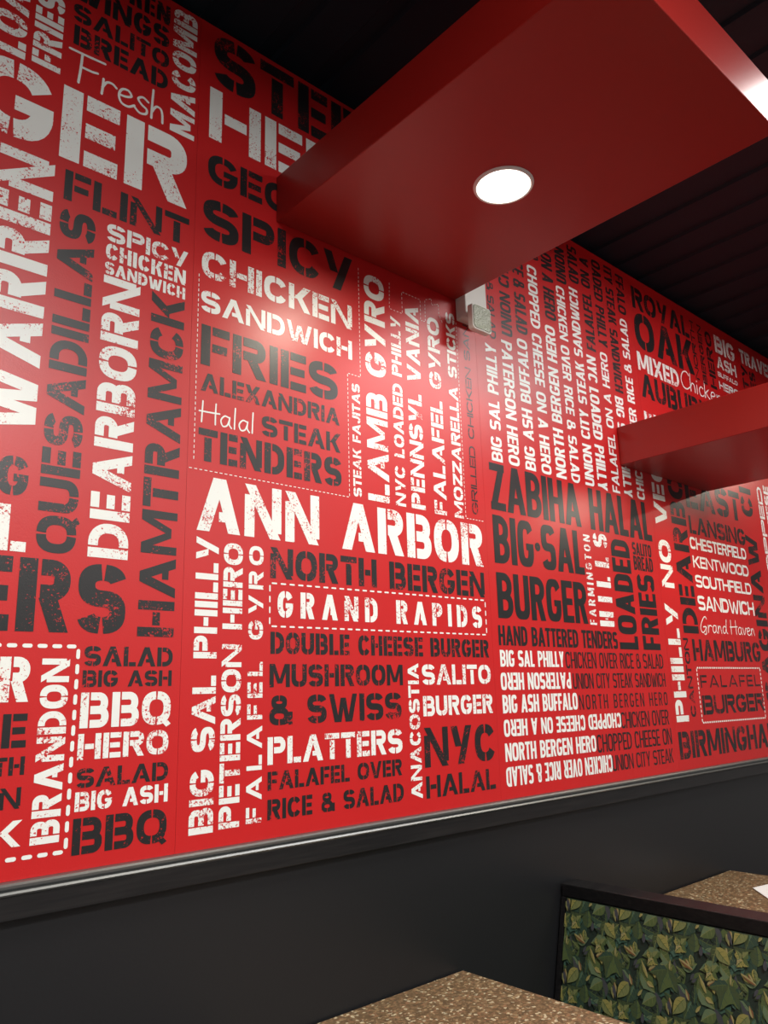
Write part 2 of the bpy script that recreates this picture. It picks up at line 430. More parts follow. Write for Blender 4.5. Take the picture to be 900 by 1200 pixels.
    (2, 'CHOPPED CHEESE ON A HERO', 'w', 'c', 180, 2.133, 1.402, 2.851, 1.458, '', '', 0, 0, 0),
    (2, 'CHICKEN OVER', 'k', 'c', 0, 2.85, 1.397, 3.221, 1.459, '', '', 0, 1, 0),
    (2, 'NORTH BERGEN HERO', 'w', 'c', 0, 2.133, 1.322, 2.666, 1.381, '', '', 0, 0, 0),
    (2, 'CHOPPED CHEESE ON', 'k', 'c', 0, 2.672, 1.316, 3.228, 1.382, '', '', 0, 1, 0),
    (2, 'CHICKEN OVER RICE & SALAD', 'w', 'c', 180, 2.131, 1.242, 2.764, 1.304, '', '', 0, 0, 0),
    (2, 'UNION CITY STEAK', 'k', 'c', 0, 2.764, 1.242, 3.226, 1.3, '', '', 0, 1, 0),
    (3, 'PHILLY NO VEGGIE', 'w', 's', 90, 3.285, 1.403, 3.393, 2.828, '', '', 0, 0, 0),
    (3, 'CANTON', 'k', 's', 90, 3.417, 1.42, 3.463, 1.768, '', '', 0, 0, 0),
    (3, 'DEARBORN', 'k', 's', 90, 3.432, 1.791, 3.574, 2.417, 'pre', 'DEARB', 0, 0, 0),
    (3, 'EAST', 'k', 's', 0, 3.598, 2.404, 4.194, 2.563, '', '', 0, 0, 0),
    (3, 'LANSING', 'k', 's', 0, 3.601, 2.274, 4.206, 2.363, '', '', 0, 0, 0),
    (3, 'CHESTERFIELD', 'w', 'c', 0, 3.587, 2.197, 4.191, 2.257, '', '', 0, 0, 0.2),
    (3, 'KENTWOOD', 'w', 'c', 0, 3.596, 2.107, 4.192, 2.165, '', '', 0, 0, 0.2),
    (3, 'SOUTHFIELD', 'w', 'c', 0, 3.599, 2.012, 4.198, 2.072, '', '', 0, 0, 0.2),
    (3, 'SANDWICH', 'w', 'c', 0, 3.597, 1.903, 4.2, 1.973, '', '', 0, 0, 0.2),
    (3, 'Grand Haven', 'w', 'h', 0, 3.595, 1.8, 4.178, 1.868, '', '', 0, 0, 0),
    (3, 'HAMBURG', 'k', 's', 0, 3.498, 1.666, 4.207, 1.765, '', '', 0, 0, 0),
    (3, 'FALAFEL', 'k', 's', 0, 3.535, 1.545, 4.157, 1.602, '', '', 0.35, 1, 0),
    (3, 'BURGER', 'k', 's', 0, 3.531, 1.425, 4.176, 1.511, '', '', 0, 0, 0),
    (3, 'BIRMINGHAM', 'k', 's', 0, 3.283, 1.248, 4.038, 1.362, 'pre', 'BIRMINGH', 0, 0, 0),
    (3, 'CITY', 'k', 's', 90, 4.21, 2.445, 4.35, 2.607, 'pre', 'CI', 0, 0, 0),
    (3, 'SAGINAW', 'k', 's', 90, 4.209, 1.896, 4.345, 2.342, 'suf', 'NAW', 0, 0, 0),
    (3, 'ROYAL', 'k', 's', 0, 3.284, 3.364, 3.849, 3.481, '', '', 0, 0, 0),
    (3, 'OAK', 'k', 's', 0, 3.28, 3.155, 3.862, 3.349, '', '', 0, 0, 0),
    (3, 'MIXED', 'w', 's', 0, 3.276, 3.036, 3.671, 3.132, '', '', 0, 0, 0),
    (3, 'AUBURN', 'k', 's', 0, 3.286, 2.901, 3.739, 3.024, 'pre', 'AUBU', 0, 0, 0),
    (3, 'Chicken', 'w', 'h', 0, 3.692, 3.053, 4.148, 3.151, '', '', 0, 0, 0),
    (3, 'NORTH', 'k', 's', 90, 3.864, 3.14, 3.907, 3.48, '', '', 0, 0, 0),
    (3, 'BERGEN', 'k', 's', 90, 3.945, 3.135, 3.993, 3.481, '', '', 0, 0, 0),
    (3, 'HERO', 'k', 's', 90, 4.03, 3.133, 4.103, 3.47, '', '', 0, 0, 0),
    (3, 'BIG', 'w', 's', 0, 4.141, 3.372, 4.385, 3.478, '', '', 0, 0, 0),
    (3, 'ASH', 'w', 's', 0, 4.139, 3.278, 4.379, 3.351, '', '', 0, 0, 0),
    (3, 'BUFFALO', 'w', 's', 0, 4.134, 3.225, 4.376, 3.254, '', '', 0, 0, 0),
    (3, 'HERO', 'w', 's', 0, 4.134, 3.15, 4.373, 3.198, '', '', 0, 0, 0),
    (4, 'TRAVERSE', 'w', 's', 0, 4.456, 3.395, 4.77, 3.483, 'pre', 'TRAV', 0, 0, 0),
    (4, 'CHOPPED', 'w', 's', 90, 4.436, 2.356, 4.497, 2.64, 'suf', 'PED', 0, 0, 0),
    (4, 'CHEESE', 'w', 's', 90, 4.525, 2.3, 4.595, 2.66, '', '', 0, 0, 0),
    (4, 'CITY', 'k', 's', 90, 4.455, 3.13, 4.53, 3.385, '', '', 0, 0, 0),
    (4, 'FRIES', 'k', 's', 90, 4.555, 3.1, 4.635, 3.37, '', '', 0, 0, 0),
]


def ring(cx, cy, rx, ry, s, a0, a1, ex=2.5, n=None):
    """strip of quads of an oval ring between two angles (degrees)"""
    n = n or max(4, int(abs(a1-a0)/11))
    out = []
    def pt(a, rx, ry):
        c_, s_ = math.cos(a), math.sin(a)
        return (cx + rx*math.copysign(abs(c_)**(2/ex), c_), cy + ry*math.copysign(abs(s_)**(2/ex), s_))
    for i in range(n):
        p, q = math.radians(a0+(a1-a0)*i/n), math.radians(a0+(a1-a0)*(i+1)/n)
        out.append([pt(p, rx, ry), pt(q, rx, ry), pt(q, max(rx-s, .01), max(ry-s, .01)), pt(p, max(rx-s, .01), max(ry-s, .01))])
    return out

def rect(x0, y0, x1, y1):
    return [[(x0, y0), (x1, y0), (x1, y1), (x0, y1)]]

def bar(x0, y0, x1, y1, s):
    """slanted stroke cut level at both ends"""
    L_ = math.hypot(x1-x0, y1-y0)
    h = s*L_/max(abs(y1-y0), 1e-4)/2
    return [[(x0-h, y0), (x0+h, y0), (x1+h, y1), (x1-h, y1)]]

def bowl(x0, y0, x1, y1, s, n=7):
    """the closed right-hand bowl of B, D, P, R"""
    r = min((y1-y0)/2, x1-x0)*0.92
    ri = max(r-s, 0.01)
    o = [(x0, y1)] + [(x1-r+r*math.sin(a), y1-r+r*math.cos(a)) for a in [math.pi/2*i/n for i in range(n+1)]] \
        + [(x1-r+r*math.cos(a), y0+r-r*math.sin(a)) for a in [math.pi/2*i/n for i in range(n+1)]] + [(x0, y0)]
    X, Y1, Y0 = x1-s, y1-s, y0+s
    i_ = [(x0, Y1)] + [(X-ri+ri*math.sin(a), Y1-ri+ri*math.cos(a)) for a in [math.pi/2*i/n for i in range(n+1)]] \
        + [(X-ri+ri*math.cos(a), Y0+ri-ri*math.sin(a)) for a in [math.pi/2*i/n for i in range(n+1)]] + [(x0, Y0)]
    return [[o[k], o[k+1], i_[k+1], i_[k]] for k in range(len(o)-1)]

NAT = dict(A=.80, B=.68, C=.70, D=.70, E=.56, F=.54, G=.72, H=.70, J=.55, K=.70, L=.52, M=.88, N=.74, O=.74, P=.66, Q=.76,
           R=.69, S=.68, T=.60, U=.69, V=.76, W=1.08, X=.74, Y=.72, Z=.62)
NAT['&'] = .76; NAT[' '] = .36; NAT['\u2022'] = .26

def glyph(ch, w, s, g, ex):
    """polygons of one capital in a box w wide and 1 high; s stroke, g stencil gap (0 = none)"""
    st = g > 0
    rx = w/2
    d = math.degrees(math.asin(min(.9, (g/2/max(rx-s/2, .05))**(ex/2)))) if st else 0
    P = []
    if ch in 'OQ':
        P += ring(rx, .5, rx, .5, s, 90+d, 270-d, ex) + ring(rx, .5, rx, .5, s, -90+d, 90-d, ex)
        if ch == 'Q': P += [[(w*.55, .22), (w*.72, .30), (w*1.02, .02), (w*.86, -.07)]]
    elif ch in 'CG':
        P += ring(rx, .5, rx, .5, s, 90+d, 270-d, ex) + ring(rx, .5, rx, .5, s, 90-d, 28, ex) + ring(rx, .5, rx, .5, s, 270+d, 332 if ch == 'C' else 356, ex)
        if ch == 'G': P += rect(w*.52, .36, w-s*.02, .36+s*.8)
    elif ch == 'S':
        ry = (1+s)/4
        P += ring(rx, 1-ry, rx, ry, s, 18, 90-d, ex) + ring(rx, 1-ry, rx, ry, s, 90+d, 270, ex)
        P += ring(rx, ry, rx, ry, s, 90, -90+d, ex) + ring(rx, ry, rx, ry, s, -90-d, -162, ex)
    elif ch == 'D':
        P += rect(0, 0, s, 1) + bowl(s+g, 0, w, 1, s)
    elif ch == 'B':
        P += rect(0, 0, s, 1) + bowl(s+g, .5-s*.45, w*.96, 1, s*.93) + bowl(s+g, 0, w, .5+s*.45, s*.93)
    elif ch == 'P':
        P += rect(0, 0, s, 1) + bowl(s+g, .40, w, 1, s*.95)
    elif ch == 'R':
        P += rect(0, 0, s, 1) + bowl(s+g, .42, w*.97, 1, s*.95) + bar(w*.56, .46, w-s*.6, 0, s)
    elif ch == 'E':
        P += rect(0, 0, s, 1) + rect(s+g, 1-s*.9, w, 1) + rect(s+g, .5-s*.43, w*.94, .5+s*.43) + rect(s+g, 0, w, s*.9)
    elif ch == 'F':
        P += rect(0, 0, s, 1) + rect(s+g, 1-s*.9, w, 1) + rect(s+g, .47-s*.43, w*.92, .47+s*.43)
    elif ch == 'L':
        P += rect(0, 0, s, 1) + rect(s+g, 0, w, s*.9)
    elif ch == 'T':
        P += rect(0, 1-s*.9, w, 1) + rect(rx-s/2, 0, rx+s/2, 1-s*.9-g)
    elif ch == 'H':
        P += rect(0, 0, s, 1) + rect(w-s, 0, w, 1) + rect(s+g, .5-s*.43, w-s-g, .5+s*.43)
    elif ch == 'I':
        P += rect(0, 0, s, 1)
    elif ch == 'J':
        P += rect(w-s, .4, w, 1) + ring(rx, .4, rx, .4, s, 0, -90+d, ex) + ring(rx, .4, rx, .4, s, -90-d, -170, ex)
    elif ch == 'U':
        P += rect(0, .38, s, 1) + rect(w-s, .38, w, 1) + ring(rx, .38, rx, .38, s, 0, -90+d, ex) + ring(rx, .38, rx, .38, s, -90-d, -180, ex)
    elif ch == 'A':
        h = s*math.hypot(rx-s*.5, 1)/2
        P += bar(h, 0, rx-s*.02, 1, s) + bar(w-h, 0, rx+s*.02, 1, s)
        y0, y1 = .20, .20+s*.75
        xl = h+(rx-h)*y1 + h*.9 + (g*1.6 if st else -s*.3)
        P += [[(xl, y0), (w-h-(rx-h)*y0, y0), (w-h-(rx-h)*y1, y1), (xl, y1)]]
    elif ch == 'V':
        h = s*math.hypot(rx-s*.5, 1)/2
        P += bar(h, 1, rx-g*.6, 0, s) + bar(w-h, 1, rx+g*.6, 0, s)
    elif ch == 'N':
        a_ = s*.9
        P += rect(0, 0, a_, .8 if st else 1) + rect(w-a_, .12 if st else 0, w, 1)
        P += [[(0, 1), (a_*1.05, 1), (w, 0), (w-a_*1.05, 0)]] if not st else \
             [[(0, 1), (a_*1.1, 1), (w-g*.3, .0), (w-a_*1.2, 0)]]
    elif ch == 'M':
        h = s*.55
        P += rect(0, 0, s*.9, 1) + rect(w-s*.9, 0, w, 1)
        P += [[(s*.3, 1), (s*1.15, 1), (rx+h*.75-g/2, .16), (rx-h*.75-g/2, .16)], [(w-s*.3, 1), (w-s*1.15, 1), (rx-h*.75+g/2, .16), (rx+h*.75+g/2, .16)]]
    elif ch == 'W':
        q = w/4; h = s*.54*math.hypot(q, 1)
        P += bar(h, 1, q*1.12, 0, s*.9) + bar(2*q-g*.5, .86, q*1.12+s*.45, 0, s*.8) + bar(2*q+g*.5, .86, 3*q-q*.12-s*.45, 0, s*.8) + bar(w-h, 1, 3*q-q*.12, 0, s*.9)
    elif ch == 'X':
        h = s*math.hypot(w-s, 1)/2
        P += bar(h, 0, w-h, 1, s)
        P += bar(h, 1, rx-g*1.2-s*.3, .5+(g*.8), s) + bar(w-h, 0, rx+g*1.2+s*.3, .5-(g*.8), s) if st else bar(h, 1, w-h, 0, s)
    elif ch == 'Y':
        h = s*.62
        if st:
            P += bar(rx-s*.25, 0, w-h, 1, s) + bar(h, 1, rx-s*.35-g, .46, s)
        else:
            P += rect(rx-s/2, 0, rx+s/2, .45) + bar(h, 1, rx, .38, s) + bar(w-h, 1, rx, .38, s)
    elif ch == 'K':
        h = s*.62
        P += rect(0, 0, s, 1) + bar(s+g+s*.35, .46, w-h, 1, s) + bar(w-h, 0, s+g+s*.55, .60, s)
    elif ch == 'Z':
        P += rect(0, 1-s*.9, w, 1) + rect(0, 0, w, s*.9) + bar(s*.65, s*.85, w-s*.65, 1-s*.85, s)
    elif ch == '&':
        k = w*.84
        P += ring(k*.5, .76, k*.40, .24, s*.8, 90+d, 270, ex) + ring(k*.5, .76, k*.40, .24, s*.8, -90, 90-d, ex)
        P += ring(k*.5, .30, k*.5, .30, s*.85, 90, 270-d, ex) + ring(k*.5, .30, k*.5, .30, s*.85, -90+d, 90, ex)
        P += [[(k*.66, .16), (w, .34), (w, .34-s), (k*.72, 0)], [(w-s*.7, .44), (w, .44), (w, .0), (w-s*.7, .0)]]
    elif ch == '\u2022':
        P += ring(rx, .47, rx, rx, rx-.005, 0, 360, 2)
    return P

# single-stroke handwriting: strokes as points, cap height 1, then the advance
HAND = {
 'F': ([[(.22, 1.0), (.20, .5), (.16, 0)], [(-.12, .98), (.3, 1.0), (.85, 1.04)], [(.20, .55), (.5, .56), (.66, .6)]], .78),
 'r': ([[(.05, .52), (.04, .25), (.02, 0)], [(.03, .22), (.14, .45), (.30, .50), (.42, .42)]], .46),
 'e': ([[(.05, .27), (.25, .30), (.40, .40), (.30, .54), (.12, .48), (.04, .25), (.12, .03), (.32, .0), (.50, .14)]], .52),
 's': ([[(.38, .48), (.22, .56), (.08, .44), (.18, .30), (.34, .20), (.32, .04), (.14, -.02), (.0, .08)]], .46),
 'h': ([[(.06, 1.0), (.04, .5), (.03, 0)], [(.04, .22), (.16, .46), (.30, .46), (.36, .28), (.37, 0)]], .50),
 'H': ([[(.06, 1.0), (.04, .5), (.02, 0)], [(.62, 1.0), (.60, .5), (.60, 0)], [(-.08, .50), (.3, .52), (.78, .56)]], .80),
 'a': ([[(.40, .48), (.20, .52), (.04, .28), (.12, .02), (.30, .08), (.40, .36), (.42, .50)], [(.41, .42), (.40, .16), (.50, 0)]], .58),
 'l': ([[(.08, 1.02), (.06, .5), (.05, 0)]], .22),
 'C': ([[(.66, .84), (.48, 1.0), (.20, .86), (.03, .45), (.14, .06), (.42, .0), (.72, .22)]], .70),
 'i': ([[(.05, .5), (.04, .0)], [(.06, .70), (.07, .75)]], .18),
 'c': ([[(.36, .46), (.20, .52), (.04, .28), (.12, .02), (.28, .0), (.42, .10)]], .46),
 'k': ([[(.08, 1.0), (.05, .5), (.03, 0)], [(.38, .55), (.06, .26)], [(.12, .30), (.28, .12), (.46, -.02)]], .50),
 'n': ([[(.05, .50), (.03, 0)], [(.04, .24), (.18, .48), (.30, .46), (.34, .24), (.38, 0)]], .50),
 'G': ([[(.72, .92), (.62, 1.08), (.40, .98), (.12, .58), (.02, .22), (.16, -.02), (.40, .08), (.58, .36)], [(.30, .36), (.60, .38), (.60, .10), (.52, -.12), (.36, -.12)]], .78),
 'd': ([[(.38, .46), (.20, .52), (.04, .26), (.12, .02), (.30, .10), (.42, .42)], [(.52, 1.0), (.44, .5), (.42, .14), (.54, 0)]], .60),
 'o': ([[(.24, .5), (.06, .38), (.06, .10), (.22, .0), (.38, .16), (.36, .42), (.22, .5), (.46, .46)]], .50),
 'v': ([[(.02, .50), (.16, .02), (.36, .48), (.48, .46)]], .46),
 ' ': ([], .34),
}

def smooth_line(pts, n=6):
    if len(pts) < 3: return pts
    out = []
    q = [pts[0]] + pts + [pts[-1]]
    for i in range(1, len(q)-2):
        p0, p1, p2, p3 = q[i-1], q[i], q[i+1], q[i+2]
        for k in range(n):
            t = k/n
            out.append(tuple(.5*((2*p1[j]) + (-p0[j]+p2[j])*t + (2*p0[j]-5*p1[j]+4*p2[j]-p3[j])*t*t + (-p0[j]+3*p1[j]-3*p2[j]+p3[j])*t**3) for j in (0, 1)))
    return out + [pts[-1]]

def ribbon(pts, s):
    out = []
    n = len(pts); off = []
    for i in range(n):
        a = pts[max(0, i-1)]; b = pts[min(n-1, i+1)]
        dx, dy = b[0]-a[0], b[1]-a[1]
        l = math.hypot(dx, dy) or 1
        off.append((-dy/l*s/2, dx/l*s/2))
    for i in range(n-1):
        p, q = pts[i], pts[i+1]; a, b = off[i], off[i+1]
        out.append([(p[0]-a[0], p[1]-a[1]), (q[0]-b[0], q[1]-b[1]), (q[0]+b[0], q[1]+b[1]), (p[0]+a[0], p[1]+a[1])])
    for p in (pts[0], pts[-1]):
        out.append([(p[0]+s/2*math.cos(k*math.pi/4), p[1]+s/2*math.sin(k*math.pi/4)) for k in range(8)])
    return out

def lay_out(text, font, W, H, fit, sub, tk, thin, wt):
    """polygons of a line of lettering, in metres, baseline start at 0,0; returns [(x0, x1, polys)]"""
    A = W/H
    if font == 'h':
        tot = sum(HAND[ch][1] for ch in text)
        k = A/tot; xx = 0; res = []
        for ch in text:
            P = []
            for stroke in HAND[ch][0]:
                P += ribbon(smooth_line([(xx+p[0]*k, p[1]) for p in stroke]), .075)
            if P: res.append((xx, xx+HAND[ch][1]*k, P))
            xx += HAND[ch][1]*k
        return res
    ref = sub if fit else text
    sten = font == 's'
    s0 = wt or (.24 if sten else .185)
    if thin: s0 = .185 if sten else .125
    tr = (tk if tk else (.09 if sten else .055))
    def measure(tx, k, s):
        t = 0
        for ch in tx: t += s if ch == 'I' else NAT[ch]*k
        return t
    s = s0; k = 1
    for _ in range(6):
        nI = ref.count('I'); trk = tr*min(1, k*1.1)
        k = (A - nI*s - trk*(len(ref)-1))/sum(NAT[ch] for ch in ref if ch != 'I')
        s = min(s0, (.265 if sten else .30 if wt else .255)*k)
    trk = tr*min(1, k*1.1)
    g = min(.05, s*.26) if sten else 0
    ex = 2.5 if sten else 3.2
    xx = 0
    if fit == 'suf':
        pre = text[:-len(sub)]
        xx = -(measure(pre, k, s) + trk*len(pre))
    res = []
    for ch in text:
        cw = s if ch == 'I' else NAT[ch]*k
        if ch != ' ': res.append((xx, xx+cw, [[(xx+p[0], p[1]) for p in q] for q in glyph(ch, cw, s, g, ex)]))
        xx += cw + trk
    return res

Y_INK = YW - 0.0006
STRIP = [(-0.232, 0.9337), (0.9343, 2.0997), (2.1003, 3.2657), (3.2663, 4.4317), (4.4323, 5.598)]
STRIP_LABEL = [
    'red mural strip lettered DEARBORN, QUESADILLAS and HAMTRAMCK reading upward',
    'red mural strip lettered ANN ARBOR, NORTH BERGEN and GRAND RAPIDS',
    'red mural strip lettered ZABIHA HALAL above BIG SAL BURGER',
    'red mural strip lettered ROYAL OAK, CHESTERFIELD, KENTWOOD and BIRMINGHAM',
    'red mural strip beginning with TRAVERSE beside BIG ASH BUFFALO HERO']
strips = []
for i, (a, b) in enumerate(STRIP):
    q = MB(); q.box(a, YW, 1.2037, b, YW+0.0035, CEIL-0.002)
    o = q.build('wall_mural', mat_vinyl)
    tag(o, STRIP_LABEL[i], 'wall mural', 'printed vinyl strips of the wall mural')
    strips.append(o)
q = MB(); q.box(-2.6, YW, 1.2037, -0.2326, YW+0.0035, CEIL-0.002)
tag(q.build('wall_covering', mat_vinyl), 'plain red wall covering left of the lettered mural', 'wall covering', kind='structure')

for (si, text, colr, font, rot, x0, z0, x1, z1, fit, sub, tk, thin, wt) in LETTERING:
    H = (z1-z0) if rot in (0, 180) else (x1-x0)
    W = (x1-x0) if rot in (0, 180) else (z1-z0)
    mb = MB()
    lo, hi = STRIP[si]
    for (ga, gb, polys) in lay_out(text, font, W, H, fit, sub, tk, thin, wt):
        pts3 = []
        for pl in polys:
            o_ = []
            for (u, v) in pl:
                u, v = u*H, v*H
                if rot == 0: X, Z = x0+u, z0+v
                elif rot == 90: X, Z = x1-v, z0+u
                elif rot == -90: X, Z = x0+v, z1-u
                else: X, Z = x1-u, z1-v
                o_.append((X, Y_INK, Z))
            pts3.append(o_)
        xs = [p[0] for q in pts3 for p in q]; zs = [p[2] for q in pts3 for p in q]
        if min(xs) < lo-0.001 or max(xs) > hi+0.001 or max(zs) > CEIL-0.004 or min(zs) < 1.206:
            continue                                   # the letter would run off the printed strip
        # one clean outline per letter: the union of its strokes
        vs, fs = [], []
        for q in pts3:
            if sum(q[j][0]*q[(j+1) % len(q)][2] - q[(j+1) % len(q)][0]*q[j][2] for j in range(len(q))) < 0: q = q[::-1]
            fs.append(list(range(len(vs), len(vs)+len(q))))
            vs += [Vector((p[0], p[2])) for p in q]
        V, _, Fc, _, _, src = delaunay_2d_cdt(vs, [], fs, 1, 1e-6)
        for fc, sr in zip(Fc, src):
            if not sr: continue                            # an enclosed counter, not ink
            q = [(V[j].x, Y_INK, V[j].y) for j in fc]
            n = sum((q[j][0]*q[(j+1) % len(q)][2] - q[(j+1) % len(q)][0]*q[j][2]) for j in range(len(q)))
            mb.poly(q if n > 0 else q[::-1])               # face the room
    if not mb.f: continue
    worn = 1 if font == 's' else 0
    o = mb.build('lettering', INK[(colr, worn)], strips[si])
    o['label'] = '%s printed words %s' % ('white' if colr == 'w' else 'black', text.replace('\u2022', ' '))

def dashes(si, runs, dash, gap, wid, label):
    """dashed outlines printed on a strip; runs are polylines of (x, z)"""
    mb = MB()
    for run in runs:
        for (a, b) in zip(run, run[1:]):
            L_ = math.hypot(b[0]-a[0], b[1]-a[1]); ux, uz = (b[0]-a[0])/L_, (b[1]-a[1])/L_
            n = max(1, round(L_/(dash+gap))); step = L_/n; dl = step*dash/(dash+gap)
            for k in range(n):
                p = k*step + (step-dl)/2; e = p+dl
                r_ = wid/2; pts = []
                for (t, s0) in ((e, -90), (p, 90)):
                    for j in range(5):
                        an = math.radians(s0 + j*45)
                        cx = t - r_ if t == e else t + r_
                        lu, lv = cx + r_*math.cos(an), r_*math.sin(an)
                        pts.append((a[0]+ux*lu-uz*lv, Y_INK, a[1]+uz*lu+ux*lv))
                nrm = sum((pts[j][0]*pts[(j+1) % 10][2] - pts[(j+1) % 10][0]*pts[j][2]) for j in range(10))
                mb.poly(pts if nrm > 0 else pts[::-1])
    o = mb.build('dashed_outline', INK[('w', 0)], strips[si])
    o['label'] = label

dashes(0, [[(0.02, 1.674), (0.682, 1.674), (0.680, 1.2445), (0.02, 1.2445)]], .022, .010, .0085, 'thick white dashed frame round BRANDON')
dashes(1, [[(1.191, 1.855), (2.072, 1.859), (2.072, 1.7415), (1.191, 1.7385), (1.191, 1.855)]], .018, .011, .0046, 'white dashed frame round GRAND RAPIDS')
dashes(1, [[(0.936, 2.138), (1.476, 2.138), (1.476, 2.541), (1.529, 2.541), (1.529, 2.93)], [(0.952, 2.70), (0.952, 2.16)]], .009, .006, .0022, 'fine white dotted outline beside CHICKEN SANDWICH FRIES')
dashes(1, [[(2.09, 2.14), (1.9965, 2.14), (1.995, 2.88)], [(1.667, 2.925), (1.664, 2.825), (1.724, 2.825), (1.724, 2.907), (1.813, 2.907), (1.812, 2.828), (1.835, 2.83), (1.837, 2.915), (1.870, 2.93), (1.870, 2.906), (1.905, 2.92), (1.906, 2.88), (1.924, 2.85)]], .009, .006, .0022, 'fine white dotted outline round the upward reading columns')
dashes(3, [[(3.512, 1.635), (4.176, 1.635), (4.170, 1.389), (3.512, 1.392), (3.512, 1.635)]], .014, .006, .008, 'white dashed frame round FALAFEL BURGER')

# ------------------------------------------------------------------ red soffits with a downlight each
def soffit(x0, x1, zb, zt, lamp, label, lamp_label, power):
    t = thing('light_soffit', ((x0+x1)/2, YW, zb), label, 'soffit', 'red wall soffits with downlights')
    b = MB(); b.box(x0, 0.625, zb, x1, YW-0.0012, zt)
    b.build('soffit_box', mat_soffit, t, bevel=0.003)
    lx, ly = lamp
    l = thing('recessed_downlight', (lx, ly, zb), lamp_label, 'light', 'downlights in the red soffits')
    rg = MB(); rg.lathe([(0.075, -0.0006), (0.077, -0.006), (0.080, -0.0075), (0.084, -0.006), (0.087, -0.0006)], (lx, ly, zb))
    rg.build('trim_ring', mat_lamp_ring, l, smooth=True)
    ln = MB(); ln.lathe([(0.0001, -0.0072), (0.045, -0.0068), (0.0765, -0.0050)], (lx, ly, zb))
    ln.build('lamp_lens', mat_lens_on, l, smooth=True)
    ld = bpy.data.lights.new('downlight_beam', 'AREA')
    ld.shape = 'DISK'; ld.size = 0.12; ld.energy = power; ld.color = (1.0, 0.90, 0.74); ld.spread = math.radians(165)
    lo = bpy.data.objects.new('downlight_beam', ld); COL.objects.link(lo)
    lo.location = (lx, ly, zb-0.011); lo.parent = l; lo.matrix_parent_inverse = Matrix.Translation(-Vector(l.location))

soffit(1.205, 1.992, 2.965, 3.118, (1.607, 1.235), 'large red soffit box jutting from the mural above ANN ARBOR', 'round lit downlight in the underside of the large near soffit', LAMP_W)
soffit(3.030, 3.825, 2.515, 2.690, (3.445, 1.215), 'smaller looking red soffit box jutting out under ROYAL OAK', 'round lit downlight cut by the right edge in the far soffit', LAMP_W*1.2)
soffit(4.840, 5.630, 2.965, 3.118, (5.20, 1.215), 'red soffit box farthest along the wall, beside TRAVERSE', 'round lit downlight in the soffit farthest along the wall', LAMP_W*1.5)
soffit(-0.610, 0.180, 2.515, 2.690, (-0.20, 1.215), 'low red soffit box at the near end of the wall, left of LOADED', 'round lit downlight in the low soffit at the near end of the wall', LAMP_W*1.3)

# ------------------------------------------------------------------ ceiling light panels (aisle lamp out of frame; the other three added as fill)
def panel(x, y, sx, sy, power, label):
    t = thing('unseen_ceiling_light', (x, y, CEIL), label, 'ceiling light', 'ceiling light panels')
    fr = MB()
    fr.box(x-sx/2, y-sy/2, CEIL-0.05, x+sx/2, y-sy/2+0.02, CEIL-0.001); fr.box(x-sx/2, y+sy/2-0.02, CEIL-0.05, x+sx/2, y+sy/2, CEIL-0.001)
    fr.box(x-sx/2, y-sy/2+0.02, CEIL-0.05, x-sx/2+0.02, y+sy/2-0.02, CEIL-0.001); fr.box(x+sx/2-0.02, y-sy/2+0.02, CEIL-0.05, x+sx/2, y+sy/2-0.02, CEIL-0.001)
    fr.build('frame', mat_lamp_ring, t)
    d = MB(); d.box(x-sx/2+0.021, y-sy/2+0.021, CEIL-0.04, x+sx/2-0.021, y+sy/2-0.021, CEIL-0.03)
    d.build('diffuser', mat_panel_on, t)
    ld = bpy.data.lights.new('panel_light', 'AREA'); ld.shape = 'RECTANGLE'
    ld.size = sx-0.05; ld.size_y = sy-0.05; ld.energy = power; ld.color = (1.0, 0.97, 0.94)
    lo = bpy.data.objects.new('panel_light', ld); COL.objects.link(lo)
    lo.location = (x, y, CEIL-0.045); lo.parent = t; lo.matrix_parent_inverse = Matrix.Translation(-Vector(t.location))

panel(3.33, 0.42, 1.74, 0.40, PANEL_W['aisle'], 'ceiling light panel over the aisle beyond the near soffit')
panel(2.20, -1.90, 1.2, 0.60, PANEL_W['room'], 'added fill light panel, out of view over the middle of the room')
panel(0.70, -1.20, 1.2, 0.60, PANEL_W['left'], 'added fill light panel, out of view, nearest the lettered strip reading DEARBORN')
panel(4.60, -3.90, 1.2, 0.60, PANEL_W['far'], 'added fill light panel, out of view over the far corner of the room')

# ------------------------------------------------------------------ emergency light on the wall
t = thing('emergency_light', (2.055, YW, 2.884), 'white emergency light mounted on the mural beside the near soffit', 'emergency light')
b = MB(); b.box(1.996, 1.742, 2.884, 2.116, YW-0.0012, 3.10)
b.build('housing', mat_white_plastic, t, bevel=0.004)
a = MB()
def tube(mb, p, q, r0, r1, n=16):
    p, q = Vector(p), Vector(q); d = (q-p).normalized()
    s_ = d.cross(Vector((0, 0, 1)));
    if s_.length < .1: s_ = d.cross(Vector((1, 0, 0)))
    s_.normalize(); u_ = s_.cross(d)
    A_ = [p + (s_*math.cos(2*math.pi*i/n) + u_*math.sin(2*math.pi*i/n))*r0 for i in range(n)]
    B_ = [q + (s_*math.cos(2*math.pi*i/n) + u_*math.sin(2*math.pi*i/n))*r1 for i in range(n)]
    for i in range(n):
        j = (i+1) % n
        mb.poly([A_[i], A_[j], B_[j], B_[i]])
    mb.poly(A_[::-1]); mb.poly(B_)
tube(a, (2.012, 1.760, 2.892), (2.018, 1.716, 2.862), 0.020, 0.017)
a.build('swivel_arm', mat_white_plastic, t, smooth=False)
